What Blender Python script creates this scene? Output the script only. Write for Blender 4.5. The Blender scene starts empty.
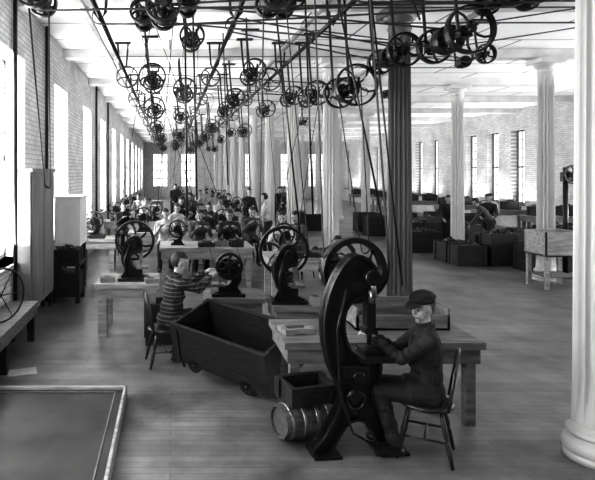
import bpy, math, random
import numpy as np
from mathutils import Vector, Matrix
random.seed(7)
SC=bpy.context.scene
COL=SC.collection
V=Vector
# ---------------------------------------------------------------- materials
def _new(name):
    m=bpy.data.materials.new(name); m.use_nodes=True
    nt=m.node_tree; b=nt.nodes['Principled BSDF']
    return m,nt,b
def mat(name,c,rough=.6,metal=0.,var=.25,scale=6.,stretch=(1,1,1),bump=0.):
    m,nt,b=_new(name)
    tc=nt.nodes.new('ShaderNodeTexCoord'); mp=nt.nodes.new('ShaderNodeMapping')
    mp.inputs['Scale'].default_value=stretch
    nz=nt.nodes.new('ShaderNodeTexNoise'); nz.inputs['Scale'].default_value=scale; nz.inputs['Detail'].default_value=6
    rp=nt.nodes.new('ShaderNodeValToRGB')
    lo=max(0,c*(1-var)); hi=min(1,c*(1+var))
    rp.color_ramp.elements[0].position=.32; rp.color_ramp.elements[0].color=(lo,lo,lo,1)
    rp.color_ramp.elements[1].position=.68; rp.color_ramp.elements[1].color=(hi,hi,hi*.99,1)
    L=nt.links.new
    L(tc.outputs['Object'],mp.inputs['Vector']); L(mp.outputs[0],nz.inputs['Vector']); L(nz.outputs['Fac'],rp.inputs[0]); L(rp.outputs[0],b.inputs['Base Color'])
    b.inputs['Roughness'].default_value=rough; b.inputs['Metallic'].default_value=metal
    if bump:
        bp=nt.nodes.new('ShaderNodeBump'); bp.inputs['Strength'].default_value=bump; bp.inputs['Distance'].default_value=.01
        L(nz.outputs['Fac'],bp.inputs['Height']); L(bp.outputs[0],b.inputs['Normal'])
    return m
def emis(name,c,s):
    m,nt,b=_new(name)
    b.inputs['Base Color'].default_value=(c,c,c,1)
    b.inputs['Emission Color'].default_value=(c,c,c,1); b.inputs['Emission Strength'].default_value=s
    return m
def brickmat(name,axes,c1,c2,cm,bw,rh,mort,rough=.6,var=.15,off=.5,bumpd=.01,nscale=1.5,wear=0.):
    m,nt,b=_new(name); L=nt.links.new
    tc=nt.nodes.new('ShaderNodeTexCoord'); sp=nt.nodes.new('ShaderNodeSeparateXYZ'); cb=nt.nodes.new('ShaderNodeCombineXYZ')
    L(tc.outputs['Object'],sp.inputs[0]); L(sp.outputs[axes[0]],cb.inputs[0]); L(sp.outputs[axes[1]],cb.inputs[1])
    bt=nt.nodes.new('ShaderNodeTexBrick'); L(cb.outputs[0],bt.inputs['Vector'])
    bt.inputs['Scale'].default_value=1; bt.inputs['Brick Width'].default_value=bw; bt.inputs['Row Height'].default_value=rh
    bt.inputs['Mortar Size'].default_value=mort; bt.offset=off; bt.inputs['Mortar Smooth'].default_value=.4
    for k,c in (('Color1',c1),('Color2',c2),('Mortar',cm)): bt.inputs[k].default_value=(c,c,c,1)
    nz=nt.nodes.new('ShaderNodeTexNoise'); nz.inputs['Scale'].default_value=nscale; nz.inputs['Detail'].default_value=10; nz.inputs['Roughness'].default_value=.6
    L(tc.outputs['Object'],nz.inputs['Vector'])
    mr=nt.nodes.new('ShaderNodeMapRange'); mr.inputs[1].default_value=.3; mr.inputs[2].default_value=.7; mr.inputs[3].default_value=1-var; mr.inputs[4].default_value=1+var
    L(nz.outputs['Fac'],mr.inputs[0])
    mx=nt.nodes.new('ShaderNodeVectorMath'); mx.operation='SCALE'
    L(bt.outputs['Color'],mx.inputs[0]); L(mr.outputs[0],mx.inputs['Scale']); L(mx.outputs[0],b.inputs['Base Color'])
    b.inputs['Roughness'].default_value=rough
    bp=nt.nodes.new('ShaderNodeBump'); bp.inputs['Strength'].default_value=.4; bp.inputs['Distance'].default_value=bumpd
    iv=nt.nodes.new('ShaderNodeMath'); iv.operation='SUBTRACT'; iv.inputs[0].default_value=1; L(bt.outputs['Fac'],iv.inputs[1])
    L(iv.outputs[0],bp.inputs['Height']); L(bp.outputs[0],b.inputs['Normal'])
    return m
def stripemat(name):
    m,nt,b=_new(name); L=nt.links.new
    tc=nt.nodes.new('ShaderNodeTexCoord'); w=nt.nodes.new('ShaderNodeTexWave'); w.bands_direction='Z'; w.inputs['Scale'].default_value=7
    rp=nt.nodes.new('ShaderNodeValToRGB'); rp.color_ramp.elements[0].position=.82; rp.color_ramp.elements[0].color=(.010,.010,.010,1)
    rp.color_ramp.elements[1].position=.95; rp.color_ramp.elements[1].color=(.10,.10,.10,1)
    L(tc.outputs['Object'],w.inputs['Vector']); L(w.outputs['Fac'],rp.inputs[0]); L(rp.outputs[0],b.inputs['Base Color']); b.inputs['Roughness'].default_value=.9
    return m
M_iron=mat('cast_iron_black',.008,.34,.2,.4,9)
M_iron2=mat('dark_steel',.022,.32,.6,.4,9)
M_bright=mat('worn_steel',.3,.35,.9,.3,12)
M_belt=mat('leather_belt',.012,.7,0,.3,5)
M_wood=mat('bench_wood',.13,.55,0,.45,3,(1,6,6),.2)
M_woodl=mat('pale_scrubbed_wood',.28,.6,0,.35,3,(1,6,6),.15)
M_woodd=mat('dark_crate_wood',.010,.55,0,.7,5,(1.5,1.5,9),.3)
M_chair=mat('chair_dark_wood',.015,.35,0,.4,8,(1,1,4))
M_white=mat('white_paint',.75,.5,0,.08,3)
M_beam=mat('beam_paint',.62,.6,0,.12,3)
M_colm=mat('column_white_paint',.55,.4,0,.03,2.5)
M_coln=mat('column_worn_paint',.44,.42,0,.05,2.5)  # white column paint toned down where bright light washes out the near column
M_colg=mat('column_grey_paint',.10,.38,0,.06,3)  # even dark grey for the second column of the row
M_grey=mat('grey_painted_wood',.18,.5,0,.25,4,(1,1,.3))
M_skin=mat('skin',.25,.55,0,.05,6)
M_lips=mat('lips',.13,.5,0,.05,6)
M_coat=mat('dark_wool',.010,.85,0,.35,14,bump=.5)
M_coat2=mat('grey_wool',.05,.85,0,.35,14)
M_shirt=mat('pale_shirt',.36,.8,0,.12,9)
M_trous=mat('dark_trousers',.010,.85,0,.3,14)
M_shoe=mat('black_leather',.01,.35,0,.3,9)
M_hair=mat('dark_hair',.008,.6,0,.4,30,(1,1,4))
M_eye=mat('eye_white',.2,.3,0,.02,6)
M_pup=mat('pupil',.006,.2,0,.02,6)
M_stripe=stripemat('striped_knit')
M_glassL=emis('bright_window_glass',1,18)
M_glassR=emis('grey_window_glass',1,1.1)
M_sash=mat('window_sash',.3,.5,0,.1,4)
M_sashd=mat('grey_window_sash',.12,.5,0,.1,4)
M_brickX=brickmat('whitewashed_brick_side',('Y','Z'),.66,.54,.34,.22,.075,.008,.7,.18)
M_brickY=brickmat('whitewashed_brick_end',('X','Z'),.6,.5,.3,.22,.075,.008,.7,.15)
M_floor=brickmat('worn_floor_boards',('X','Y'),.15,.11,.065,2.6,.085,.0035,.37,.6,.37,.0015,1.6)
M_ceil=brickmat('white_ceiling_boards',('X','Y'),.93,.88,.12,2.2,1.1667,.022,.7,.05)
M_string=mat('stringer_paint',.3,.6)
M_mat=mat('stained_sheet_iron',.022,.40,.2,.95,2.2)
M_paper=mat('paper',.4,.7,0,.1,8)
M_scrap=mat('metal_blanks',.05,.4,.6,.8,30)
M_kegw=mat('dark_keg_wood',.07,.6,0,.5,6,(6,1,6),.3)
# ---------------------------------------------------------------- mesh builder
def frame(d):
    d=V(d).normalized(); a=V((0,0,1)) if abs(d.z)<.9 else V((1,0,0))
    u=d.cross(a).normalized(); return u,d.cross(u).normalized(),d
class MB:
    def __init__(s): s.v=[];s.f=[];s.m=[];s.s=[]
    def add(s,vs,fs,mi=0,sm=False):
        o=len(s.v); s.v+= [tuple(x) for x in vs]
        for f in fs: s.f.append([i+o for i in f]); s.m.append(mi); s.s.append(sm)
        return s
    def box(s,c,d,mi=0,R=None):
        vs=[]
        for x in(-.5,.5):
            for y in(-.5,.5):
                for z in(-.5,.5):
                    p=V((x*d[0],y*d[1],z*d[2]))
                    if R: p=R@p
                    vs.append(p+V(c))
        return s.add(vs,[(0,1,3,2),(4,6,7,5),(0,4,5,1),(2,3,7,6),(0,2,6,4),(1,5,7,3)],mi)
    def bb(s,a,b,mi=0):
        return s.box([(a[i]+b[i])/2 for i in range(3)],[abs(b[i]-a[i]) for i in range(3)],mi)
    def lathe(s,prof,o,ax,seg=24,mi=0,closed=False,sm=True,rf=None):
        u,w,d=frame(ax); o=V(o); vs=[];n=len(prof)
        for r,h in prof:
            for k in range(seg):
                t=2*math.pi*k/seg; rr=r if rf is None else rf(r,t)
                vs.append(o+d*h+(u*math.cos(t)+w*math.sin(t))*rr)
        fs=[]
        for i in range(n if closed else n-1):
            j=(i+1)%n
            for k in range(seg):
                k2=(k+1)%seg; fs.append((i*seg+k,i*seg+k2,j*seg+k2,j*seg+k))
        s.add(vs,fs,mi,sm)
        if not closed:
            b=len(s.v)-n*seg
            if prof[0][0]>1e-4: s.f.append([b+k for k in reversed(range(seg))]);s.m.append(mi);s.s.append(False)
            if prof[-1][0]>1e-4: s.f.append([b+(n-1)*seg+k for k in range(seg)]);s.m.append(mi);s.s.append(False)
        return s
    def cyl(s,p,q,r,r2=None,seg=14,mi=0):
        p=V(p);q=V(q); r2=r if r2 is None else r2
        return s.lathe([(r,0),(r2,(q-p).length)],p,q-p,seg,mi)
    def cap(s,p,r1,q,r2,seg=14,n=4,mi=0):
        p=V(p);q=V(q);L=(q-p).length
        if L<1e-5: q=p+V((0,0,1e-3)); L=1e-3
        pr=[(max(r1*math.cos(a),1e-5),-r1*math.sin(a)) for a in [math.pi/2*(1-i/n) for i in range(n+1)]]
        pr+=[(max(r2*math.cos(a),1e-5),L+r2*math.sin(a)) for a in [math.pi/2*i/n for i in range(n+1)]]
        u,w,d=frame(q-p); vs=[];N=len(pr)
        for r,h in pr[1:-1]:
            for k in range(seg):
                t=2*math.pi*k/seg; vs.append(p+d*h+(u*math.cos(t)+w*math.sin(t))*r)
        M=N-2; fs=[]
        for i in range(M-1):
            for k in range(seg):
                k2=(k+1)%seg; fs.append((i*seg+k,i*seg+k2,(i+1)*seg+k2,(i+1)*seg+k))
        vs.append(p+d*pr[0][1]); vs.append(p+d*pr[-1][1]); a=M*seg
        for k in range(seg):
            k2=(k+1)%seg; fs.append((a,k2,k)); fs.append((a+1,(M-1)*seg+k,(M-1)*seg+k2))
        return s.add(vs,fs,mi,True)
    def ell(s,c,r,R=None,seg=16,n=10,mi=0,keep=None):
        vs=[];c=V(c); pts=[]
        for i in range(1,n):
            a=math.pi*i/n
            for k in range(seg):
                t=2*math.pi*k/seg; pts.append(V((math.sin(a)*math.cos(t),math.sin(a)*math.sin(t),math.cos(a))))
        pts+= [V((0,0,1)),V((0,0,-1))]; loc=[V((p.x*r[0],p.y*r[1],p.z*r[2])) for p in pts]
        fs=[];T=(n-1)*seg
        for i in range(n-2):
            for k in range(seg):
                k2=(k+1)%seg; fs.append((i*seg+k,(i+1)*seg+k,(i+1)*seg+k2,i*seg+k2))
        for k in range(seg):
            k2=(k+1)%seg; fs.append((T,k,k2)); fs.append((T+1,(n-2)*seg+k2,(n-2)*seg+k))
        if keep: fs=[f for f in fs if keep(sum((loc[i] for i in f),V())/len(f))]
        return s.add([(R@p if R else p)+c for p in loc],fs,mi,True)
    def prism(s,poly,y0,y1,mi=0):
        n=len(poly)
        vs=[(x,y0,z) for x,z in poly]+[(x,y1,z) for x,z in poly]
        fs=[list(range(n)),list(reversed(range(n,2*n)))]+[(i,(i+1)%n+0,(i+1)%n+n,i+n)[::-1] for i in range(n)]
        return s.add(vs,fs,mi)
    def band(s,poly,y0,y1,t,mi=0):
        n=len(poly); area=sum(poly[i][0]*poly[(i+1)%n][1]-poly[(i+1)%n][0]*poly[i][1] for i in range(n)); sg=1 if area>0 else -1
        vs=[]
        for i in range(n):
            a=V(poly[i-1]);b=V(poly[(i+1)%n]); d=(b-a).normalized(); nn=V((-d.y,d.x))*sg*t
            x,z=poly[i]
            vs+=[(x,y0,z),(x,y1,z),(x+nn.x,y1,z+nn.y),(x+nn.x,y0,z+nn.y)]
        fs=[]
        for i in range(n):
            j=(i+1)%n
            for k in range(4): fs.append((i*4+k,i*4+(k+1)%4,j*4+(k+1)%4,j*4+k))
        return s.add(vs,fs,mi)
    def tube(s,pts,r,seg=8,mi=0,closed=False):
        pts=[V(p) for p in pts];n=len(pts);vs=[]
        for i,p in enumerate(pts):
            a=pts[i-1] if (i>0 or closed) else p; b=pts[(i+1)%n] if (i<n-1 or closed) else p
            u,w,d=frame(b-a)
            for k in range(seg):
                t=2*math.pi*k/seg; vs.append(p+(u*math.cos(t)+w*math.sin(t))*r)
        fs=[]
        for i in range(n if closed else n-1):
            j=(i+1)%n
            for k in range(seg): fs.append((i*seg+k,i*seg+(k+1)%seg,j*seg+(k+1)%seg,j*seg+k))
        if not closed: fs.append(tuple(reversed(range(seg)))); fs.append(tuple(range((n-1)*seg,n*seg)))
        return s.add(vs,fs,mi,True)
    def ribbon(s,pts,ax,w,t=.006,mi=0):
        ax=V(ax).normalized();n=len(pts);vs=[]
        for i in range(n):
            d=(V(pts[(i+1)%n])-V(pts[i-1])).normalized(); nn=ax.cross(d).normalized()*t/2; p=V(pts[i])
            vs+=[p-ax*w/2-nn,p+ax*w/2-nn,p+ax*w/2+nn,p-ax*w/2+nn]
        fs=[]
        for i in range(n):
            j=(i+1)%n
            for k in range(4): fs.append((i*4+k,i*4+(k+1)%4,j*4+(k+1)%4,j*4+k))
        return s.add(vs,fs,mi)
    def obj(s,name,mats,parent=None,bevel=0,**kw):
        me=bpy.data.meshes.new(name); me.from_pydata(s.v,[],s.f)
        for m in (mats if isinstance(mats,(list,tuple)) else [mats]): me.materials.append(m)
        me.polygons.foreach_set('material_index',s.m); me.polygons.foreach_set('use_smooth',s.s); me.update()
        import bmesh
        bm=bmesh.new(); bm.from_mesh(me); bmesh.ops.recalc_face_normals(bm,faces=bm.faces); bm.to_mesh(me); bm.free()
        o=bpy.data.objects.new(name,me); COL.objects.link(o)
        if parent: o.parent=parent
        if bevel:
            b=o.modifiers.new('b','BEVEL'); b.width=bevel; b.segments=2; b.limit_method='ANGLE'
        for k,v in kw.items(): o[k]=v
        return o
def smoothpoly(P,n=3,sharp=()):
    out=[];N=len(P)
    for i in range(N):
        p0,p1,p2,p3=[V(P[(i+k-1)%N]) for k in range(4)]
        for j in range(n):
            t=j/n
            if (i in sharp) or ((i+1)%N in sharp): q=p1.lerp(p2,t)
            else: q=.5*((2*p1)+(p2-p0)*t+(2*p0-5*p1+4*p2-p3)*t*t+(3*p1-p0-3*p2+p3)*t**3)
            out.append((q.x,q.y))
    return out
def thing(name,label,cat,loc=(0,0,0),rz=0,group=None):
    e=bpy.data.objects.new(name,None); COL.objects.link(e); e.location=loc; e.rotation_euler=(0,0,rz); e.empty_display_size=.1
    e['label']=label; e['category']=cat
    if group: e['group']=group
    return e
def tag(o,label,cat,loc=None,rz=0,group=None):
    o['label']=label;o['category']=cat
    if loc is not None:o.location=loc
    o.rotation_euler=(0,0,rz)
    if group:o['group']=group
    return o
def copy_thing(src,loc,rz=0,label=None,scale=1):
    n=src.copy(); COL.objects.link(n); n.location=loc; n.rotation_euler=(0,0,rz); n.scale=(scale,)*3
    if label:n['label']=label
    def rec(a,b):
        for c in list(a.children):
            if c in made: continue
            k=c.copy(); made.add(k); COL.objects.link(k); k.parent=b; k.matrix_parent_inverse=c.matrix_parent_inverse.copy(); rec(c,k)
    made={n}
    rec(src,n); return n
def struct(o): o['kind']='structure'; return o
PI=math.pi
# ---------------------------------------------------------------- room
CEIL=4.68; XL=-2.15; XR=13.6; Y0=-3.5; YF=46.
struct(MB().bb((XL-.5,Y0,-.1),(XR+.5,YF+.4,0)).obj('floor',M_floor))
struct(MB().bb((XL-.5,Y0,CEIL),(XR+.5,YF+.4,CEIL+.15)).obj('ceiling',M_ceil))
def wall(name,xin,out,cents,w,z0,z1):
    x1=xin+out*.5; mb=MB()
    mb.bb((xin,Y0,0),(x1,YF,z0)); mb.bb((xin,Y0,z1),(x1,YF,CEIL))
    e=[Y0]+sum([[c-w/2,c+w/2] for c in cents],[])+[YF]
    for i in range(0,len(e),2): mb.bb((xin,e[i],z0),(x1,e[i+1],z1))
    return struct(mb.obj(name,M_brickX))
WN=[0]
def window(xin,out,c,w,z0,z1,glass,sash,depth=.32):
    WN[0]+=1; x=xin+out*depth; mb=MB(); t=.06
    mb.bb((x-.03,c-w/2,z0),(x+.03,c-w/2+t,z1)); mb.bb((x-.03,c+w/2-t,z0),(x+.03,c+w/2,z1))
    mb.bb((x-.03,c-w/2,z0),(x+.03,c+w/2,z0+t)); mb.bb((x-.03,c-w/2,z1-t),(x+.03,c+w/2,z1))
    mb.bb((x-.03,c-w/2,(z0+z1)/2-.035),(x+.03,c+w/2,(z0+z1)/2+.035))
    for k in (1,2): y=c-w/2+w*k/3; mb.bb((x-.015,y-.012,z0),(x+.015,y+.012,z1))
    for k in range(1,8): z=z0+(z1-z0)*k/8; mb.bb((x-.015,c-w/2,z-.012),(x+.015,c+w/2,z+.012))
    mb.bb((x+out*.02,c-w/2+.02,z0+.02),(x+out*.03,c+w/2-.02,z1-.02),1)
    mb.bb((xin-out*.04,c-w/2-.05,z0-.06),(xin+out*.3,c+w/2+.05,z0),0)
    struct(mb.obj('window_%d'%WN[0],[sash,glass]))
cl=[.65+3.48*i for i in range(13)]
wall('wall_left',XL,-1,cl,1.35,.95,3.85)
for c in cl: window(XL,-1,c,1.35,.95,3.85,M_glassL,M_sash)
crr=[-1.9+1.74*2*i for i in range(6)]+[20.3,21.9,23.6,25.3,27.0,28.8,30.6,32.5,34.5,37.,40.,43.]
wall('wall_right',XR,1,crr,.85,.95,3.85)
for c in crr: window(XR,1,c,.85,.95,3.85,M_glassR if c>19 else M_glassL,M_sashd,.26)
mb=MB(); ex=[XL-.5,-1.4,-.2,.9,2.1,3.6,4.8,6,7.2,9,10.2,11.4,12.6,XR+.5]
mb.bb((XL-.5,YF,0),(XR+.5,YF+.4,1)); mb.bb((XL-.5,YF,3.7),(XR+.5,YF+.4,CEIL))
for i in range(0,len(ex),2): mb.bb((ex[i],YF,1),(ex[i+1],YF+.4,3.7))
struct(mb.obj('wall_far',M_brickY))
for i in range(1,len(ex)-1,2):
    WN[0]+=1; mb=MB(); a,b=ex[i],ex[i+1]
    mb.bb((a,YF+.26,1),(b,YF+.28,3.7),1)
    for k in range(4): x=a+(b-a)*k/3; mb.bb((x-.03,YF+.2,1),(x+.03,YF+.26,3.7))
    for k in range(5): z=1+2.7*k/4; mb.bb((a,YF+.2,z-.03),(b,YF+.26,z+.03))
    struct(mb.obj('window_%d'%WN[0],[M_sash,M_glassR]))
rows=[4.31-3.55,4.31,7.93]+[11.4+3.5*i for i in range(10)]
T=0
for y in rows:
    T+=1; struct(MB().bb((XL,y-.14,4.5),(XR,y+.14,CEIL)).obj('trim_%d'%T,M_beam,bevel=.01))
for x in (-1.2,2.1,4.4):
    T+=1; struct(MB().bb((x-.035,Y0,4.44),(x+.035,YF,4.5)).obj('trim_%d'%T,M_string))
# columns
def column(shaftmat,loc,label):
    e=thing('fluted_column',label,'column',loc,group='columns of the hall')
    mb=MB(); H0,H1=.27,4.22
    pr=[]
    for i in range(13):
        t=i/12; r=.170-.028*t**1.4; pr.append((r,H0+(H1-H0)*t))
    pr=[(.176,H0-.01),(.176,H0+.02)]+pr[1:-1]+[(.15,H1-.03),(.15,H1)]
    def rf(r,t):
        if r>=.173 or r==.15: return r
        a=abs(math.sin(8*t)); return r-.040*max(0,(a-.22)/.78)**.55
    mb.lathe(pr,(0,0,0),(0,0,1),192,0,rf=rf,sm=False); mb.obj('shaft',shaftmat,e)
    b=MB()
    pf=[(.235,.0),(.235,.045)]+[(.215+.03*math.sin(a),.10-.05*math.cos(a)) for a in [math.pi*i/8 for i in range(9)]]
    pf+=[(.21,.155),(.20,.175)]+[(.195+.022*math.sin(a),.2-.025*math.cos(a)) for a in [math.pi*i/8 for i in range(9)]]+[(.185,.235),(.178,.265)]
    b.lathe(pf,(0,0,0),(0,0,1),40); b.obj('base',shaftmat,e)
    c=MB(); c.lathe([(.15,4.2),(.165,4.21),(.165,4.235),(.15,4.245),(.15,4.30),(.175,4.31),(.21,4.345),(.225,4.38),(.225,4.395)],(0,0,0),(0,0,1),40)
    c.box((0,0,4.445),(.50,.50,.10)); c.obj('capital',shaftmat,e)
    return e
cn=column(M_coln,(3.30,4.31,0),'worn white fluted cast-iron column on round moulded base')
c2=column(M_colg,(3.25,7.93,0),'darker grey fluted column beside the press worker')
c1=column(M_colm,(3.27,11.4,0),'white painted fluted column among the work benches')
for i in range(9):
    if i: copy_thing(c1,(3.27,11.4+3.5*i,0),0,'white painted fluted column among the work benches')
    copy_thing(c1,(7.65,11.4+3.5*i,0),0,'white painted fluted column along the open aisle')
# ---------------------------------------------------------------- furniture
def bench(loc,L,D,H,rz=0,m=M_wood,label='long wooden work bench with thick square legs',group='work benches',leg=.1,apron=.13):
    e=thing('work_bench',label,'workbench',loc,rz,group)
    t=MB(); n=max(2,int(D/.25))
    for k in range(n): t.box((L/2,D*(k+.5)/n,H-.03),(L,D/n-.004,.06))
    t.obj('bench_top',m,e)
    a=MB(); a.box((L/2,.05,H-.06-apron/2),(L-.06,.03,apron)); a.box((L/2,D-.05,H-.06-apron/2),(L-.06,.03,apron))
    a.box((.05,D/2,H-.06-apron/2),(.03,D-.1,apron)); a.box((L-.05,D/2,H-.06-apron/2),(.03,D-.1,apron)); a.obj('apron',m,e)
    xs=[.1,L-.1] if L<2.6 else [.1,L/2,L-.1]
    for x in xs:
        for y in (.1,D-.1): MB().box((x,y,(H-.06)/2),(leg,leg,H-.06)).obj('leg',m,e,.004)
    return e
def wheel(mb,c,R,w,ns=6,rim=.035,hub=.05,mi=0,sp=.016,ax=(0,1,0)):
    c=V(c); mb.lathe([(R,-w/2),(R+.004,0),(R,w/2),(R-rim,w/2),(R-rim,-w/2)],c,ax,40,mi,closed=True,sm=False)
    mb.cyl(c-V(ax)*w*.75,c+V(ax)*w*.75,hub,seg=16,mi=mi)
    u,v,d=frame(ax)
    for k in range(ns):
        a=2*math.pi*k/ns+.3; dr=u*math.cos(a)+v*math.sin(a); p=V(v*math.cos(a)-u*math.sin(a))
        pts=[c+dr*(hub*.7+(R-rim-hub*.7)*t)+p*(.035*R/.25*math.sin(math.pi*t)) for t in (0,.33,.66,1.02)]
        mb.tube(pts,sp,8,mi)
def bench_press(loc,rz=0,R=.28,h=.54,label='black cast-iron bench punch press with spoked flywheel'):
    e=thing('bench_press',label,'press',loc,rz,'bench presses')
    k=h/.54
    P=[(-.17,0),(.2,0),(.2,.05),(.12,.08),(.12,.16),(.03,.17),(-.03,.22),(-.045,.3),(-.01,.36),(.06,.38),(.11,.40),(.12,.5),(.09,.58),(.02,.62),(-.07,.58),(-.14,.48),(-.17,.36),(-.16,.24),(-.12,.14),(-.17,.06)]
    P=smoothpoly([(x,z*k) for x,z in P],2,(0,1))
    mb=MB(); mb.prism(P,-.035,.035); mb.band(P,-.075,.075,.03); mb.box((0,0,.02),(.42,.3,.04)); mb.obj('frame',M_iron,e)
    mb=MB(); mb.box((.1,0,.33*k),(.05,.07,.2*k)); mb.cyl((.1,0,.24*k),(.1,0,.18*k),.018); mb.obj('ram',M_bright,e)
    mb=MB(); mb.cyl((.0,-.16,.52*k),(0,.3,.52*k),.022); mb.cyl((0,-.16,.52*k),(0,-.1,.52*k),.05); mb.obj('crankshaft',M_iron2,e)
    mb=MB(); wheel(mb,(0,.2,.52*k),R,.07); mb.obj('flywheel',M_iron,e)
    mb=MB(); mb.box((.12,0,.175*k),(.16,.18,.03)); mb.obj('die_plate',M_bright,e)
    mb=MB(); mb.tube([(-.05,-.1,.5*k),(-.12,-.14,.3*k),(-.1,-.14,.06)],.012); mb.obj('trip_rod',M_iron2,e)
    return e
def scraps(loc,L,D,h,rz=0,label='heap of small dark stamped metal blanks in crate'):
    mb=MB()
    for i in range(60):
        x=random.uniform(-.5,.5);y=random.uniform(-.5,.5); z=h*(1-1.6*(x*x+y*y))*random.uniform(.5,1)
        mb.box((x*L*.86,y*D*.86,max(z,.0)),(random.uniform(.2,.4)*L*.6,random.uniform(.2,.4)*D*.5,random.uniform(.02,.06)),0,Matrix.Rotation(random.uniform(0,3),3,V((random.random()-.5,random.random()-.5,1)).normalized()))
    mb.box((0,0,h*.15),(L*.96,D*.96,h*.3)); o=mb.obj('metal_blanks',M_scrap); o['kind']='stuff'; tag(o,label,'metal parts',loc,rz,'heaps of blanks')
def crate(loc,L,D,H,rz=0,label='dark wooden open crate on small iron wheels',group='wooden tote crates',wheels=True,m=M_woodd,tilt=(0,0),fill=False):
    e=thing('wooden_crate',label,'crate',loc,rz,group)
    if tilt!=(0,0): e.rotation_euler=(Matrix.Rotation(rz,3,'Z')@Matrix.Rotation(tilt[1],3,'Y')@Matrix.Rotation(tilt[0],3,'X')).to_euler()
    z=.08 if wheels else 0; t=.028; mb=MB()
    nb=3; hb=(H-z)/nb
    for k in range(nb):
        zc=z+hb*(k+.5)
        mb.box((0,-D/2+t/2,zc),(L,t,hb-.003)); mb.box((0,D/2-t/2,zc),(L,t,hb-.003))
        mb.box((-L/2+t/2,0,zc),(t,D-2*t,hb-.003)); mb.box((L/2-t/2,0,zc),(t,D-2*t,hb-.003))
    mb.box((0,0,z+.012),(L-.01,D-.01,.024)); mb.obj('body',m,e)
    for sx in(-1,1):
        for sy in(-1,1):
            mb=MB(); mb.box((sx*(L/2-.03),sy*(D/2+.008),(H+z)/2),(.09,.02,H-z)); mb.box((sx*(L/2+.008),sy*(D/2-.03),(H+z)/2),(.02,.09,H-z)); mb.obj('corner_cleat',m,e)
    for sy in(-1,1): MB().box((0,sy*(D/2+.006),H-.02),(L-.12,.02,.045)).obj('rim_rail',m,e)
    if wheels:
        for sx in(-1,1):
            for sy in(-1,1):
                w=MB(); w.lathe([(.08,-.02),(.08,.02),(.05,.025),(.0,.025)],(sx*(L/2-.25),sy*(D/2-.02),.08),(0,1,0),20); w.cyl((sx*(L/2-.25),sy*(D/2-.06),.08),(sx*(L/2-.25),sy*(D/2+.02),.08),.02); w.obj('wheel',M_iron,e)
    if fill: scraps((loc[0],loc[1],loc[2]+H-(.13 if H>.3 else .05)),L-.08,D-.08,.22 if H>.3 else .09,rz)
    return e
def chair(loc,rz,label='dark wooden Windsor chair with spindle back',back=True,H=.42):
    e=thing('windsor_chair' if back else 'stool',label,'chair' if back else 'stool',loc,rz,'worker seats')
    mb=MB(); mb.lathe([(.0,H-.04),(.17,H-.04),(.2,H-.025),(.205,H-.01),(.19,H+.004),(.12,H-.004),(0,H-.008)],(0,0,0),(0,0,1),28); mb.obj('seat',M_chair,e)
    tops=[(.11,.11),(.11,-.11),(-.11,.11),(-.11,-.11)]
    for x,y in tops:
        l=MB(); a=V((x,y,H-.03)); b=V((x*1.75,y*1.6,0))
        l.lathe([(.013,0),(.019,.1),(.022,.18),(.014,.22),(.02,.24),(.018,.3),(.012,(b-a).length)],a,b-a,12); l.obj('leg',M_chair,e)
    mb=MB()
    for y in(-.155,.155): mb.cyl((.165,y*.93,.17),(-.165,y*.93,.17),.01,seg=8)
    mb.cyl((.0,-.145,.17),(0,.145,.17),.01,seg=8); mb.obj('stretchers',M_chair,e)
    if back:
        bow=[(-.16-.07*math.sin(math.pi*t)**.6,.19*math.cos(math.pi*t),H+.42*math.sin(math.pi*t)**.6) for t in [i/16 for i in range(17)]]
        MB().tube(bow,.013).obj('back_bow',M_chair,e)
        for i in range(5):
            y=-.12+.06*i; hz=H+.42*math.sin(math.acos(y/.19))**.6; hx=-.16-.07*math.sin(math.acos(y/.19))**.6
            MB().cyl((-.165,y*.8,H-.01),(hx,y,hz),.007,seg=8).obj('spindle',M_chair,e)
    return e
# foreground tray
e=thing('rimmed_iron_tray','low dark stained sheet-iron tray with pale worn rim','tray',(-1.25,4.3,0))
MB().bb((-.46,-2.2,0),(.80,1.15,.09)).obj('tray_bed',M_mat,e)
mb=MB(); mb.bb((-.46,1.12,.0),(.83,1.17,.12)); mb.bb((.80,-2.2,.0),(.83,1.17,.12)); mb.obj('outer_rim',M_woodl,e,.008)
mb=MB(); mb.bb((-.46,1.05,.09),(.73,1.06,.1)); mb.bb((.72,-2.2,.09),(.73,1.06,.1)); mb.obj('inner_rim',M_bright,e)
tag(MB().box((0,0,.004),(.3,.22,.006)).obj('paper_sheet',M_paper),'crumpled pale paper on the floor','paper',(-1.62,6.15,0),.3)
e=thing('wall_bench','low pale slab bench against the brick wall','bench',(XL+.03,4.6,0))
MB().bb((0,0,.44),(.38,2.8,.5)).obj('bench_top',M_wood,e,.006)
MB().bb((.33,0,.34),(.37,2.8,.44)).obj('apron',M_wood,e)
for y in (.15,1.5,2.7):
    for x in(.06,.31): MB().bb((x-.04,y-.04,0),(x+.04,y+.04,.44)).obj('leg',M_woodd,e)
mb=MB(); mb.tube([(0,.3*math.cos(a),.3+.3*math.sin(a)) for a in [2*math.pi*i/32 for i in range(32)]],.012,8,closed=True)
for i in range(6):
    a=math.pi*i/3; mb.cyl((0,0,.3),(0,.3*math.cos(a),.3+.3*math.sin(a)),.006,seg=6)
o=mb.obj('iron_hoop_wheel',M_iron); tag(o,'thin spoked iron hoop wheel standing on the wall bench','wheel',(-1.9,6.3,.51),-.7)
e=thing('tall_cabinet','tall grey painted wooden cupboard against the wall','cabinet',(XL+.02,7.75,0))
MB().bb((0,0,.25),(.2,1.5,2.2)).obj('body',M_grey,e,.006)
for i in range(2):
    MB().bb((.2,.04+.73*i,.32),(.22,.72+.73*i,2.14)).obj('door',M_grey,e,.006)
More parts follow.
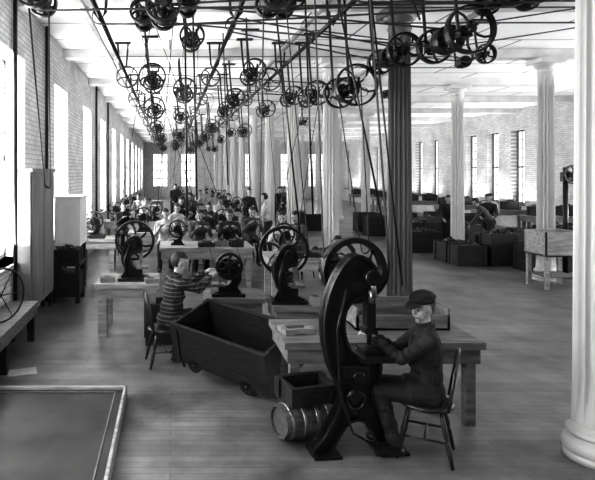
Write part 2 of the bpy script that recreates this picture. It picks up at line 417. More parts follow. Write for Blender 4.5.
MB().bb((-.0,-.04,2.2),(.24,1.54,2.25)).obj('cornice',M_grey,e)
for y in(.06,1.44):
    for x in(.04,.17): MB().bb((x-.03,y-.03,0),(x+.03,y+.03,.25)).obj('leg',M_woodd,e)
e=thing('white_cupboard','white painted square cupboard on tall dark legs','cupboard',(-2.08,10.1,0))
MB().bb((0,0,.86),(.46,.8,1.72)).obj('body',M_white,e,.008)
MB().bb((-.02,-.03,1.72),(.49,.83,1.76)).obj('top_board',M_white,e,.006)
MB().bb((.03,-.015,.9),(.43,0,1.68)).obj('door',M_white,e,.004)
for y in(.06,.74):
    for x in(.05,.41): MB().bb((x-.035,y-.035,0),(x+.035,y+.035,.86)).obj('leg',M_woodd,e)
e=thing('tool_stand','dark wooden tool stand with boxes of parts beside cupboard','stand',(-2.0,9.35,0))
MB().bb((0,0,.62),(.5,.6,.68)).obj('stand_top',M_woodd,e)
MB().bb((.03,.03,.1),(.47,.57,.5)).obj('drawer_box',M_woodd,e)
for y in(.05,.55):
    for x in(.05,.45): MB().bb((x-.035,y-.035,0),(x+.035,y+.035,.62)).obj('leg',M_woodd,e)
crate((-1.75,9.62,.685),.4,.4,.2,.0,'small dark wooden parts box on tool stand',wheels=False,fill=True)
# front work table
bench((.98,4.78,0),1.72,.78,.74,.0,M_wood,'scarred dark wooden work table behind the seated press boy',leg=.085)
e=thing('wooden_box','shallow wooden parts box with raised back on the table','box',(1.72,5.16,.74))
mb=MB(); mb.bb((0,0,0),(.86,.02,.14)); mb.bb((0,.32,0),(.86,.345,.24)); mb.bb((0,0,0),(.02,.34,.2)); mb.bb((.84,0,0),(.86,.34,.2)); mb.bb((0,0,0),(.86,.34,.02)); mb.obj('body',M_wood,e)
e=thing('wooden_keg','worn dark staved keg lying on its side below the table','keg',(1.09,4.64,.165),-1.2)
mb=MB(); mb.lathe([(0,-.2),(.118,-.2),(.118,-.22),(.13,-.22),(.155,-.1),(.163,0),(.155,.1),(.13,.22),(.118,.22),(.118,.2),(0,.2)],(0,0,0),(0,1,0),20,sm=False); mb.obj('staves',M_kegw,e)
for y in(-.16,-.06,.06,.16):
    mb=MB(); rr=.166-.9*y*y; mb.lathe([(rr-.004,y-.015),(rr+.002,y+.0),(rr-.004,y+.015)],(0,0,0),(0,1,0),24); mb.obj('hoop',M_bright,e)
crate((1.13,4.62,.335),.40,.3,.15,.25,'shallow dark tray resting above the keg',wheels=False)
crate((.72,5.93,.12),1.18,.62,.52,-.76,'large battered dark wooden tote bin tipped beside the press',tilt=(.26,.07))
crate((-.10,7.32,0),.42,.4,.52,.1,'dark wooden bin under the bench edge',wheels=False)
bench((-1.0,7.42,0),.85,.85,.71,0,M_woodl,'pale thick-legged work bench carrying a flywheel press',leg=.12)
bench((.45,6.98,0),.74,.62,.62,0,M_wood,'small wooden table in front of the boy in striped sweater',leg=.08)
crate((.86,7.28,0),.44,.36,.40,.0,'dark wooden bin standing below the small table',wheels=False)
bp=bench_press((-.5,7.75,.71),0,.28,.54,'black bench press with spoked flywheel on pale bench')
bench_press((.74,7.2,.62),PI,.17,.42,'compact black bench press worked by the boy in striped sweater')
bench((1.22,6.55,0),.75,.6,.62,0,M_wood,'low wooden table carrying a flywheel press',leg=.08)
bench_press((1.42,6.8,.62),0,.31,.62,'large black bench press with spoked flywheel and gear')
for (x,y,z,w_,d_,h_) in ((-.85,7.6,.71,.16,.12,.07),(-.25,7.55,.71,.14,.14,.06),(1.75,6.7,.62,.16,.2,.1),(1.15,5.1,.74,.25,.16,.05)):
    crate((x,y,z+.003),w_,d_,h_,.2,'small open parts tray on bench top',wheels=False,m=M_grey,group='parts trays')
# ---------------------------------------------------------------- big floor press
e=thing('floor_press','tall black cast-iron floor punch press with curved frame and flywheel','press',(1.44,4.4,0),.1)
px=lambda L:[((x-355)/128.7,(456-y)/128.7) for x,y in L]
PP=px([(354,256),(343,265),(333,281),(325,303),(322,326),(324,350),(330,371),(338,388),(341,400),(335,414),(323,436),(311,449),(310,456),(328,456),(336,441),(349,424),(364,424),(376,441),(386,456),(402,456),(401,449),(390,434),(379,412),(373,398),(380,384),(382,366),(378,361),(362,361),(351,352),(345,336),(344,320),(348,308),(358,300),(371,297),(378,287),(377,270),(366,258)])
P=smoothpoly(PP,3,(12,13,18,19))
mb=MB(); mb.prism(P,-.025,.025); mb.band(P,-.062,.062,.019); mb.obj('frame',M_iron,e)
mb=MB(); mb.lathe([(.055,-.055),(.085,-.06),(.085,.06),(.055,.055)],(-.0,0,.42),(0,1,0),24,closed=True); mb.cyl((-.02,-.1,.47),(-.02,.1,.47),.045); mb.obj('boss',M_iron2,e)
mb=MB(); wheel(mb,(.1,.22,1.39),.27,.09,6,.045,.06,sp=.02); mb.obj('flywheel',M_iron,e)
mb=MB(); mb.cyl((.1,-.15,1.39),(.1,.34,1.39),.03); mb.cyl((.1,-.15,1.39),(.1,-.09,1.39),.06); mb.cyl((.1,.09,1.39),(.1,.15,1.39),.09); mb.obj('crankshaft',M_iron2,e)
mb=MB(); mb.box((.13,0,1.12),(.07,.09,.3)); mb.box((.13,0,.96),(.1,.1,.05)); mb.cyl((.13,0,.95),(.13,0,.84),.02); mb.obj('ram',M_iron2,e,.004)
mb=MB(); mb.box((.14,0,.76),(.26,.3,.04)); mb.box((.13,0,.8),(.14,.16,.04)); mb.obj('die_plate',M_iron2,e,.004)
mb=MB(); mb.cyl((.13,-.05,1.28),(.13,-.05,1.18),.028); mb.tube([(.1,-.12,1.38),(.11,-.12,1.31),(.13,-.1,1.23)],.02); mb.obj('pitman',M_bright,e)
mb=MB(); mb.tube([(-.1,-.1,1.3),(-.17,-.1,1.0),(-.15,-.1,.5),(-.05,-.11,.2),(.12,-.11,.1)],.010); mb.box((.2,-.11,.09),(.2,.1,.025)); mb.obj('treadle',M_iron2,e)
MB().box((-.24,0,.012),(.22,.22,.025)).obj('foot_plate',M_iron,e,.004)
MB().box((.3,0,.012),(.22,.22,.025)).obj('foot_plate',M_iron,e,.004)
mb=MB(); mb.box((-.02,0,.66),(.2,.22,.1)); mb.cyl((.0,-.12,.62),(.0,.12,.62),.05); mb.obj('bed_bracket',M_iron,e,.01)
# ---------------------------------------------------------------- people
def ik(S,W,a,b,hint):
    d=W-S; L=min(d.length,(a+b)*.995); dn=d.normalized(); W=S+dn*L
    x=(a*a-b*b+L*L)/(2*L); h=math.sqrt(max(a*a-x*x,1e-6)); hp=V(hint)-dn*V(hint).dot(dn)
    return S+dn*x+hp.normalized()*h,W
def person(label,loc,rz,H=1.6,sit=None,lean=.1,hands=((.35,.12,.8),(.35,-.12,.8)),hy=0,hp=0,top=M_coat,pants=M_trous,hat=None,vox=.010,knee=.42,foot=.0,apron=False,legs=None,handn=(0,0,-1),group=None,hscale=None,bulk=1.06,folds=False):
    s=H/1.7; e_mb=MB(); prims=[]
    TG=dict(top=0,pants=1,skin=2,shoe=3,lips=4)
    def C(p,r1,q,r2,t):
        p=V(p);q=V(q)
        if t=='top': r1*=bulk; r2*=bulk
        e_mb.cap(p,r1,q,r2,12,3); prims.append(('c',np.array(p),r1,np.array(q),r2,TG[t]))
    def E(c,r,R,t):
        if t=='top': r=tuple(x*bulk for x in r)
        e_mb.ell(c,r,R,14,9); prims.append(('e',np.array(c),np.array(r),np.array(R),TG[t]))
    pel=V((0,0,(sit+.085*s) if sit is not None else .90*s))
    Rl=Matrix.Rotation(lean,3,'Y')
    tp=lambda x,y,z: pel+Rl@(V((x,y,z))*s)
    E(tp(-.01,0,.0),(.125*s,.165*s,.115*s),Rl,'pants' if sit is None else 'top')
    E(tp(0,0,.13),(.12*s,.155*s,.15*s),Rl,'top')
    E(tp(0,0,.33),(.12*s,.168*s,.19*s),Rl,'top')
    C(tp(-.005,.13,.455),.060*s,tp(-.005,-.13,.455),.060*s,'top')
    C(tp(-.005,.06,.49),.052*s,tp(-.005,-.06,.49),.052*s,'top')
    C(tp(0,0,.47),.054*s,tp(.012,0,.60),.048*s,'skin')
    C(tp(-.01,0,.49),.066*s,tp(0,0,.53),.058*s,'top')
    if folds:
        for z,y0,y1 in ((.08,-.12,.1),(.2,.13,-.06),(.3,-.13,-.02),(.17,-.14,-.05)):
            C(tp(.085,y0*.8,z),.035*s,tp(.10,y1*.8,z+.05),.03*s,'top')
        C(tp(.10,.03,.44),.022*s,tp(.125,.0,.28),.022*s,'top'); C(tp(.10,-.03,.44),.022*s,tp(.125,.0,.28),.022*s,'top')
        C(tp(-.02,.13,-.04),.05*s,tp(-.02,-.13,-.04),.05*s,'top')
        for sd in(-1,1):
            for z0 in(.05,.15,.26): C(tp(-.03,sd*.145,z0),.022*s,tp(.06,sd*.135,z0+.05),.02*s,'top')
    hk=s*(hscale or (1.08 if H<1.58 else 1.0))
    Rh=Matrix.Rotation(hy,3,'Z')@Matrix.Rotation(lean*.5+hp,3,'Y')
    hb=tp(.015,0,.575); h=lambda x,y,z: hb+Rh@(V((x,y,z))*hk)
    E(h(-.012,0,.135),(.095*hk,.076*hk,.1*hk),Rh,'skin')
    E(h(.018,0,.07),(.062*hk,.058*hk,.076*hk),Rh,'skin')
    C(h(.02,0,.012),.034*hk,h(.058,0,.010),.022*hk,'skin')
    C(h(.066,-.03,.128),.011*hk,h(.066,.03,.128),.011*hk,'skin')
    C(h(.080,0,.110),.007*hk,h(.095,0,.076),.0115*hk,'skin')
    for y in(-1,1):
        E(h(0,y*.076,.095),(.02*hk,.012*hk,.03*hk),Rh,'skin'); C(h(.048,y*.036,.074),.021*hk,h(.043,y*.032,.045),.022*hk,'skin')
    C(h(.077,-.017,.043),.007*hk,h(.077,.017,.043),.007*hk,'lips')
    for i,sd in enumerate((1,-1)):
        S=tp(0,sd*.18,.45); E_,W=ik(S,V(hands[i]),.28*s,.25*s,(-.25,sd*.45,-1))
        C(tp(0,sd*.15,.45),.064*s,S,.058*s,'top'); C(S,.058*s,E_,.046*s,'top'); C(E_,.046*s,W.lerp(E_,.06),.036*s,'top')
        if folds:
            for t in (.5,.72,.93): q=S.lerp(E_,t); C(q+V((.0,-.02,.0))*s,.05*s,q+V((.0,.02,.014))*s,.05*s,'top')
            for t in (.15,.42,.7): q=E_.lerp(W,t); C(q+V((.0,-.012,.0))*s,.045*s,q+V((0,.012,.012))*s,.043*s,'top')
        f=(W-E_).normalized(); C(W.lerp(E_,.1),.027*s,W+f*.02,.024*s,'skin')
        n=V(handn); n=(n-f*n.dot(f)).normalized(); sv=f.cross(n).normalized()
        tin=-sd if sv.y>0 else sd
        if sv.y*tin*sd>0: tin=-tin
        k=s*1.0
        for j in range(4):
            off=(-.033+.022*j)*tin*-1
            kn=W+f*(.088-.004*abs(j-1))*k+sv*off*k
            C(W+sv*off*.5*k,.017*k,kn,.0125*k,'skin')
            L1=(.04,.045,.042,.033)[j]*k; L2=L1*.85
            d1=(f*math.cos(.45)+n*math.sin(.45)); d2=(f*math.cos(1.25)+n*math.sin(1.25))
            p1=kn+d1*L1; C(kn,.0095*k,p1,.0085*k,'skin'); C(p1,.0085*k,p1+d2*L2,.007*k,'skin')
        t0=W+f*.025*k+sv*.022*tin*k; t1=t0+(f*.035+sv*.032*tin+n*.012)*k
        C(t0,.014*k,t1,.011*k,'skin'); C(t1,.0105*k,t1+(f*.03+n*.015)*k,.0085*k,'skin')
    if sit is not None:
        for sd in(-1,1): C(pel+V((0,sd*.08*s,-.01)),.098*s,pel+V((.12*s,sd*.1*s,.0)),.088*s,'top')
    for i,sd in enumerate((1,-1)):
        Hp=pel+V((0,sd*.09*s,-.02*s))
        if sit is not None:
            if legs: K=V(legs[i][0]); A=V(legs[i][1])
            else: K=pel+V((knee*s,sd*.13*s,.02)); A=V((K.x+foot,K.y,.085*s))
        else:
            dx=(.06,-.05)[i]; K=V((dx+.03,sd*.10*s,.48*s)); A=V((dx-.01,sd*.10*s,.085*s))
        C(Hp,.09*s,K,.066*s,'pants'); C(K,.067*s,A,.05*s,'pants'); C(A+V((0,0,.06*s)),.054*s,A+V((0,0,.02)),.054*s,'pants')
        if folds:
            for t in(.3,.6,.85): q=K.lerp(A,t); C(q+V((-.012,-.012,0)),.056*s,q+V((.012,.012,.015)),.056*s,'pants')
        C(A+V((-.035*s,0,-.04*s)),.038*s,A+V((.06*s,0,-.04*s)),.042*s,'shoe'); C(A+V((.06*s,0,-.042*s)),.042*s,A+V((.14*s,sd*.015,-.052*s)),.032*s,'shoe')
        C(A,.038*s,A+V((0,0,-.04*s)),.04*s,'shoe')
    tmp=e_mb.obj('tmp_body',M_skin)
    md=tmp.modifiers.new('r','REMESH'); md.mode='VOXEL'; md.voxel_size=vox
    sm=tmp.modifiers.new('s','SMOOTH'); sm.factor=.5; sm.iterations=2
    dg=bpy.context.evaluated_depsgraph_get(); me=bpy.data.meshes.new_from_object(tmp.evaluated_get(dg)); bpy.data.objects.remove(tmp)
    me.materials.clear()
    for m in (top,pants,M_skin,M_shoe,M_lips): me.materials.append(m)
    n=len(me.polygons); c=np.empty(n*3); me.polygons.foreach_get('center',c); c=c.reshape(n,3)
    best=np.full(n,1e9); idx=np.zeros(n,dtype=np.int32)
    for p in prims:
        if p[0]=='c':
            a,r1,b,r2,t=p[1:]; ab=b-a; tt=np.clip(((c-a)@ab)/max(ab@ab,1e-9),0,1); d=np.linalg.norm(c-(a+tt[:,None]*ab),axis=1)-(r1+(r2-r1)*tt)
        else:
            a,r,R,t=p[1:]; q=(c-a)@R; d=(np.linalg.norm(q/r,axis=1)-1)*r.min()
        m_=d<best; best[m_]=d[m_]; idx[m_]=t
    me.polygons.foreach_set('material_index',idx); me.polygons.foreach_set('use_smooth',[True]*n); me.update()
    E0=bpy.data.objects.new('person',me); COL.objects.link(E0); tag(E0,label,'person',loc,rz,group)
    for sd in(-1,1):
        mb=MB(); mb.ell(h(.069,sd*.030,.104),(.011*hk,.013*hk,.008*hk),Rh,10,6,0); mb.ell(h(.078,sd*.030,.104),(.005*hk,.008*hk,.008*hk),Rh,8,5,1); mb.obj('eye',[M_eye,M_pup],E0)
        mb=MB(); mb.cap(h(.078,sd*.016,.129),.0034*hk,h(.070,sd*.046,.130),.003*hk,8,2); mb.obj('eyebrow',M_hair,E0)
    mb=MB(); mb.ell(h(-.016,0,.138),(.103*hk,.084*hk,.107*hk),Rh,24,16,0,keep=lambda p:(p.z>.045*hk and p.x<.085*hk) or (p.x<-.005*hk and p.z>-.07*hk)); mb.obj('hair',M_hair,E0)
    if hat:
        mb=MB(); mb.ell(h(-.020,0,.188),(.106*hk,.092*hk,.052*hk),Rh@Matrix.Rotation(-.12,3,'Y'),24,12)
        mb.ell(h(.030,.0,.183),(.07*hk,.075*hk,.034*hk),Rh,20,10)
        mb.lathe([(.0,0),(.062*hk,0),(.066*hk,.005),(.0,.008)],h(.078,0,.148),Rh@V((.4,0,1)),20)
        mb.lathe([(.093*hk,-.01*hk),(.096*hk,.03*hk)],h(-.014,0,.160),Rh@V((0,0,1)),24); mb.obj('flat_cap',hat,E0)
    mb=MB(); cc=tp(.0,0,.54); u=[cc+Rl@V((math.cos(a)*.064*s,math.sin(a)*.064*s,0)) for a in [2*math.pi*i/20 for i in range(20)]]; mb.tube(u,.012*s,8,closed=True); mb.obj('collar',top,E0)
    return E0
# foreground boy
chair((2.0,4.38,0),2.66,'dark wooden Windsor chair with spindle back under the boy',True,.42)
person('boy in flat cap and dark jacket seated at floor press',(2.01,4.38,0),2.93,1.6,.42,.02,((.39,.02,.87),(.38,-.11,.86)),hy=.62,hp=.14,hat=M_coat,vox=.005,hscale=1.04,bulk=1.05,folds=True,
       legs=(((.36,.09,.49),(.25,.11,.08)),((.36,-.12,.49),(.28,-.13,.08))))
chair((-.06,6.45,0),.2,'dark wooden Windsor chair under the boy in striped sweater',True,.42)
person('boy in horizontally striped dark sweater seated at bench press',(-.02,6.48,0),.38,1.62,.42,.2,((.52,.12,.98),(.52,-.04,.96)),hy=-.45,hp=.12,top=M_stripe,vox=.006,hscale=1.05,folds=True,bulk=1.03,
       legs=(((.34,.16,.50),(.28,.18,.08)),((.22,.0,.50),(.10,.0,.08))))
def seated(x,y,rz,lab,top,H=1.65,lean=.25,hp=.2,hat=None,pants=M_trous,vox=.01,hands=((.4,.12,1.0),(.4,-.12,1.0)),stoolH=.55):
    chair((x,y,0),rz,'plain wooden stool at the work bench',False,stoolH)
    person(lab,(x,y,0),rz,H,stoolH,lean,hands,hp=hp,top=top,pants=pants,hat=hat,vox=vox,
           legs=(((.4,.12,stoolH+.05),(.3,.12,.085)),((.4,-.12,stoolH+.05),(.3,-.12,.085))),group='workers seated at benches')
seated(2.42,8.05,-PI*.62,'boy in dark jacket seated behind the flywheel press',M_coat,1.6,.1,.0,stoolH=.45)
seated(1.3,12.3,-PI*.52,'worker in dark coat seated at bench looking down',M_coat)
seated(.62,12.25,-PI*.45,'worker in grey coat seated close to another worker',M_coat2)
seated(-.1,12.6,-PI*.5,'worker in pale shirt seated at end of bench',M_shirt)
seated(2.2,10.9,-PI*.6,'worker in pale shirt seated at bench with arm extended',M_shirt,1.7,.15,.1)
seated(2.75,11.7,-PI*.8,'worker in grey coat seated close to the column',M_coat2)
seated(1.9,13.4,-PI*.45,'worker in dark vest seated leaning over bench',M_coat2,1.65,.3)
seated(.1,14.55,-PI*.35,'worker in pale shirt seated at bench',M_shirt)
seated(1.1,15.2,-PI*.6,'worker in dark jacket seated between benches',M_coat)
person('worker in pale shirt standing by column',(2.55,14.6,0),PI*.9,1.65,None,.15,((.35,.15,.95),(.35,-.15,.95)),top=M_shirt)
person('worker in grey shirt bending over bins in the aisle',(8.6,15.0,0),PI*.85,1.6,None,.6,((.5,.15,.75),(.5,-.15,.75)),top=M_coat2,pants=M_coat,hp=.2)
person('worker in dark clothes standing among crates',(9.1,16.0,0),-PI*.7,1.6,None,.3,((.4,.15,.95),(.4,-.15,.95)),top=M_coat)
person('worker in dark clothes bending over crates',(8.15,16.5,0),-PI*.6,1.6,None,.5,((.4,.15,.85),(.4,-.15,.85)),top=M_coat)
person('worker in pale shirt bending over crates',(10.1,17.8,0),-PI*.6,1.6,None,.5,((.4,.15,.85),(.4,-.15,.85)),top=M_shirt)
pts=[(-.9,18.0,M_shirt,1),(.35,18.0,M_coat,1),(1.5,18.0,M_shirt,1),(2.5,18.1,M_coat,0),(.9,21.7,M_coat2,1),(2.1,21.7,M_coat,1),(-1.1,21.6,M_shirt,1),(1.3,25.4,M_shirt,1),(.2,25.4,M_coat,0),(2.4,25.4,M_coat2,1),(4.3,22.5,M_coat,0),(5.0,24.5,M_coat2,0),(-1.3,15.,M_coat,1)]
for i,(x,y,t,st) in enumerate(pts):
    lab={M_shirt:'worker in pale shirt bent to work at far benches',M_coat:'worker in dark coat bent to work at far benches',M_coat2:'worker in grey clothes bent to work at far benches'}[t]
    rz=-PI*(.2+.6*random.random())
    if st: seated(x,y,rz,lab,t,1.65,.15+.2*random.random(),.15,vox=.016)
    else: person(lab,(x,y,0),rz,1.6+.1*random.random(),None,.2+.25*random.random(),((.4,.15,.9),(.4,-.15,.9)),top=t,vox=.016,group='workers at the far benches')
# ---------------------------------------------------------------- background benches & presses
B=[(-.2,10.6,1.8,1.1,1),(1.65,9.3,1.3,.9,1),(-1.0,13.2,2.6,.8,2),(-1.95,16.2,1.9,.8,2),(.3,16.3,2.3,.8,2),(-1.9,19.8,1.6,.8,1),(.2,20.0,2.6,.8,2),(-1.9,23.8,1.5,.8,1),(.2,23.8,2.6,.8,2),(.2,27.8,2.6,.8,2),(-1.9,28.,1.6,.8,1),(.2,32,2.6,.8,2),(.2,37,2.6,.8,2),(-2.0,12.0,.85,.7,1)]
for i,(x,y,L,D,npz) in enumerate(B):
    bench((x,y,0),L,D,.76,0,M_woodl,'pale wooden work bench crowded with presses and parts',leg=.09,apron=.16)
    for j in range(npz):
        xx=x+(.35 if npz==1 else .35+(L-.7)*j/(npz-1))
        copy_thing(bp,(xx,y+D/2-.05,.76),random.choice((0,PI)),'black bench press on a crowded work bench',random.uniform(.6,.75))
    for q in range(3 if i<5 else 1):
        crate((x+L*(.5+.16*q) if npz==1 else x+L*(.42+.13*q),y+.2+.12*(q%2),.763),.2+.08*(q==0),.2,.08+.03*q,.1*q,'shallow wooden parts tray on bench',wheels=False,m=M_grey if q%2 else M_woodd,group='parts trays',fill=i<5)
for y in (17.5,20.5,23.5,27,31,35):
    bench((11.4,y,0),1.9,.8,.8,0,M_grey,'grey bench near the far brick wall',leg=.09)
    for x in (11.8,12.7): crate((x,y+.4,.803),.5,.4,.3,0,'dark parts box on bench near the brick wall',wheels=False,fill=True)
for (r0,n) in ((12.55,3),(13.25,4),(13.95,4)):
    for k in range(n):
        x=(8.2 if r0<13 else 7.05)+.76*k+random.uniform(-.03,.03)
        crate((x,r0+random.uniform(-.05,.05),0),.64,.5,random.uniform(.45,.8),random.uniform(-.12,.12),'dark open tote bin heaped with metal blanks',wheels=False,fill=True)
for (x,y) in ((7.3,16.2),(7.1,17.0),(8.1,17.6),(9.1,17.1),(9.3,18.2),(7.2,19.4),(8.3,19.5),(9.4,19.6),(10.3,15.8),(10.4,19.3),(7.3,20.8),(8.7,20.9),(10.1,14.7),(7.0,15.5),(4.6,21.),(5.4,21.2)):
    crate((x,y,0),.8,.55,random.uniform(.55,.85),random.uniform(-.2,.2),'dark open tote bin heaped with metal blanks',wheels=False,fill=y<18)
e=thing('hopper_table','pale wooden table with boxed sides on thin legs beside column','table',(6.98,10.4,0),0,'boxed tables'); L=.72
mb=MB(); mb.bb((0,0,.62),(L,.03,1.08)); mb.bb((0,.62,.62),(L,.65,1.08)); mb.bb((0,0,.62),(.03,.65,1.08)); mb.bb((L-.03,0,.62),(L,.65,1.08)); mb.bb((0,0,.62),(L,.65,.65)); mb.obj('boxed_top',M_woodl,e,.004)
for a in(.06,L-.06):
    for b in(.06,.59): MB().bb((a-.035,b-.035,0),(a+.035,b+.035,.62)).obj('leg',M_woodl,e)
MB().bb((.05,.05,.22),(L-.05,.6,.25)).obj('shelf',M_wood,e)
e=thing('drill_press','tall dark drill press with round table near column','drill press',(8.30,11.75,0))
mb=MB(); mb.cyl((0,0,.04),(0,0,2.3),.05); mb.lathe([(.25,0),(.25,.03),(.08,.08)],(0,0,0),(0,0,1),24); mb.obj('column_post',M_iron,e)
mb=MB(); mb.box((0.12,0,2.1),(.4,.14,.2)); mb.cyl((.28,0,2.1),(.28,0,1.5),.03); mb.obj('head',M_iron,e,.02)
mb=MB(); mb.lathe([(.2,1.1),(.2,1.14)],(.25,0,0),(0,0,1),24); mb.box((.1,0,1.1),(.25,.06,.06)); mb.obj('work_table',M_iron,e)
mb=MB(); wheel(mb,(0.05,-.15,2.15),.2,.06); mb.obj('pulley',M_iron,e)
# ---------------------------------------------------------------- overhead shafting
def belt(A,ra,Bc,rb,label='thin dark leather drive belt running between pulleys',w=.03,ax=(0,1,0)):
    A=V(A);Bc=V(Bc);d=(Bc-A).normalized();ax=V(ax);ax=(ax-d*ax.dot(d)).normalized();n=ax.cross(d)
    pts=[]
    for k in range(9):
        a=PI*k/8; pts.append(A+n*ra*math.cos(a)-d*ra*math.sin(a))
    for k in range(9):
        a=PI*k/8; pts.append(Bc-n*rb*math.cos(a)+d*rb*math.sin(a))
    o=MB().ribbon(pts,ax,w).obj('drive_belt',M_belt); tag(o,label,'belt',(0,0,0),0,'drive belts'); return o
def countershaft(x,y,z,R=.22,L=.9,np_=3,label='ceiling-hung countershaft with spoked cast-iron pulleys'):
    e=thing('countershaft',label,'pulley shaft',(x,y,z),0,'countershafts')
    MB().cyl((0,0,0),(0,L,0),.02).obj('shaft',M_iron2,e)
    top=CEIL-z
    for yy in (.12,L-.08):
        mb=MB(); mb.tube([(-.13,yy,top),(-.1,yy,top*.5),(-.06,yy,.02),(-.03,yy,-.07),(.03,yy,-.07),(.06,yy,.02),(.07,yy,.12)],.018,8)
        mb.box((-.06,yy,top-.015),(.3,.09,.03)); mb.box((0,yy,0),(.12,.1,.1)); mb.obj('hanger',M_iron,e)
    for k in range(np_):
        rr=R*(1,.62,.8,.5)[k%4]; mb=MB(); wheel(mb,(0,L*(k+.5)/np_ if k else 0.0,0),rr,.08+.07*(k%2),(5,4,6)[k%3],.022,.035,sp=.013); mb.obj('pulley',M_iron,e)
    mb=MB(); mb.lathe([(R*.3,L*.62),(R*.38,L*.66),(R*.38,L*.76),(R*.3,L*.8)],(0,0,0),(0,1,0),20); mb.obj('drum',M_iron2,e)
    return e
CS=[(-.06,5.0,3.70,.16),(-.28,5.7,3.84,.13),(.18,5.4,3.9,.12),(.95,5.0,3.82,.16),(1.2,5.5,3.92,.13),(-1.2,4.9,3.80,.16),(2.4,7.2,3.32,.27),(2.95,5.5,3.60,.24),(2.72,6.5,3.62,.2),(3.12,5.1,3.86,.15),(3.45,5.0,3.88,.15),
 (.3,7.6,4.05,.17),(-.3,9.4,3.8,.23),(1.45,9.6,3.95,.2),(2.6,9.9,3.6,.22),(.3,11.2,3.85,.24),(1.4,12.0,3.8,.2),(2.6,11.7,3.8,.2)]
for i,(x,y,z,R) in enumerate(CS): countershaft(x,y,z,R,.9 if R>.18 else .5,3)
for i in range(26):
    y=12.9+i*1.15; countershaft((-.4,1.45,2.65,.35)[i%4]+random.uniform(-.06,.06),y,random.uniform(3.5,3.95),random.uniform(.17,.30),np_=3)
for i in range(4): countershaft(random.uniform(4.7,5.4),9+4*i,4.1,.16,np_=2)
for X,z in ((-.9,4.2),(.85,4.2),(2.1,4.15)):
    e=thing('line_shaft','long steel line shaft hung below the ceiling on iron hangers','line shaft',(X,3.0,z),0,'line shafts')
    MB().cyl((0,0,0),(0,40,0),.03).obj('shaft',M_iron2,e)
    for k in range(12):
        yy=.7+3.5*k; tz=CEIL-z
        mb=MB(); mb.tube([(-.1,yy,tz),(-.07,yy,.05),(0,yy,-.06),(.07,yy,.05),(.1,yy,tz)],.018,8); mb.box((0,yy,tz-.02),(.3,.09,.03)); mb.obj('hanger',M_iron,e)
        if k>=2: mb=MB(); wheel(mb,(0,yy+1.1,0),random.uniform(.14,.24),.11,5,.02,.04,sp=.012); mb.obj('pulley',M_iron,e)
belt((1.54,4.62,1.39),.27,(1.30,4.35,4.3),.2,'leather drive belt rising from the floor press flywheel')
belt((1.42,7.0,1.22),.31,(.97,5.2,3.82),.1,'leather drive belt rising from the large bench press')
belt((-.5,7.95,1.23),.28,(-.06,5.25,3.70),.1,'leather drive belt rising from a bench press flywheel')
belt((.74,7.0,1.02),.17,(-.28,5.85,3.84),.08,'leather drive belt rising from the striped-sweater boy press')
belt((.2,11.1,1.13),.2,(.3,7.9,4.05),.1); belt((2.0,9.7,1.13),.2,(2.6,10.2,3.6),.12)
belt((3.0,8.6,1.0),.06,(2.4,7.5,3.32),.16,'leather drive belt slanting down beside the grey column')
belt((-1.75,8.0,2.0),.04,(-1.2,5.1,3.80),.1,'leather drive belt slanting down by the wall')
for (a,b) in (((-1.2,5.2,3.80),(3.45,5.2,3.88)),((-.06,5.35,3.70),(3.12,5.3,3.86)),((.85,7.6,4.2),(2.72,6.8,3.62)),((.95,5.3,3.82),(4.8,5.6,4.2)),((-.3,9.7,3.8),(2.4,7.8,3.32)),((.3,11.5,3.85),(2.6,12,3.8)),((2.1,8.1,4.15),(4.9,9.2,4.1)),((2.1,6.1,4.15),(5.2,6.2,4.2)),((-.9,7.2,4.2),(5.6,7.3,4.25)),((-.9,10.2,4.2),(5.2,10.2,4.2)),((-.9,13.4,4.2),(4.6,13.3,4.1)),((-.2,6.3,4.0),(2.95,5.9,3.6)),((2.95,5.8,3.6),(6.6,6.0,4.2))):
    belt(a,.1,b,.1,'dark flat belt running crosswise under the ceiling',.05)
for i in range(12):
    y=12+i*1.6; x=random.uniform(-.3,2.6); belt((x,y,1.0),.13,(x+random.uniform(-1.1,1.1),y-1.2,3.8),.14)
def pole(p,q,lab='long thin belt-shifter pole hanging from the ceiling'):
    o=MB().cyl(p,q,.011,seg=8).obj('shifter_pole',M_iron); tag(o,lab,'pole',(0,0,0),0,'belt shifter poles')
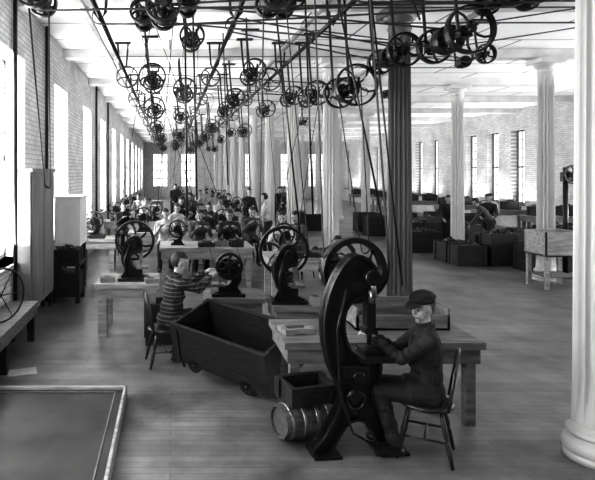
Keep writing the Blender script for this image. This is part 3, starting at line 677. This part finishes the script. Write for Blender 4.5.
def pxy(x,y,Y): return (x-170)*Y/560,Y,2.2-(y-172)*Y/560
for (x0,y0,x1,y1,Y) in ((184,-80,187,218,6.2),(191,-80,197,200,6.6),(303,-60,313,215,6.5),(268,-60,300,232,6.9),(326,-60,384,228,6.2),(364,-70,402,285,6.0),(246,0,250,190,9),(222,0,228,185,10),(413,0,420,20,6)):
    a=V(pxy(x0,y0,Y));b=V(pxy(x1,y1,Y)); t=(CEIL-b.z)/(a.z-b.z); pole(b,b+(a-b)*t)
for y in (8.2-.6,9.55,16.0,19.0):
    o=MB().cyl((XL+.05,y,0),(XL+.05,y,CEIL),.03).obj('steam_pipe',M_iron2); tag(o,'thin dark vertical steam pipe along the brick wall','pipe',(0,0,0),0,'steam pipes')
# ---------------------------------------------------------------- camera / light
cam=bpy.data.cameras.new('camera'); co=bpy.data.objects.new('camera',cam); COL.objects.link(co)
co.location=(0,0,2.2); co.rotation_euler=(PI/2,0,0); cam.sensor_width=36; cam.lens=36*560/595; cam.shift_x=(297.5-170)/595; cam.shift_y=-(240-172)/595
cam.clip_end=200; SC.camera=co
def area(loc,dr,sx,sy,en):  # fill lamps added along the window walls, aimed up to brighten the ceiling
    l=bpy.data.lights.new('window_light','AREA'); l.shape='RECTANGLE'; l.size=sx; l.size_y=sy; l.energy=en; l.spread=math.radians(150)
    o=bpy.data.objects.new('window_light',l); COL.objects.link(o); o.location=loc; o.rotation_euler=V(dr).to_track_quat('-Z','Y').to_euler()
for c in (-1.9,5.06,12.02): area((XR-.2,c,1.6),(-1,.1,1.0),3.0,1.2,240)
for c in (23,31,39): area((XR-.2,c,1.0),(-1,0,1.6),6.0,.6,150)
for c in cl[:9]: area((XL-.12,c,1.35),(1,0,1.3),1.2,.6,72)
w=bpy.data.worlds.new('world'); SC.world=w; w.use_nodes=True; w.node_tree.nodes['Background'].inputs[0].default_value=(1,1,1,1); w.node_tree.nodes['Background'].inputs[1].default_value=.14
SC.view_settings.view_transform='Standard'; SC.view_settings.exposure=.5; SC.view_settings.gamma=.76
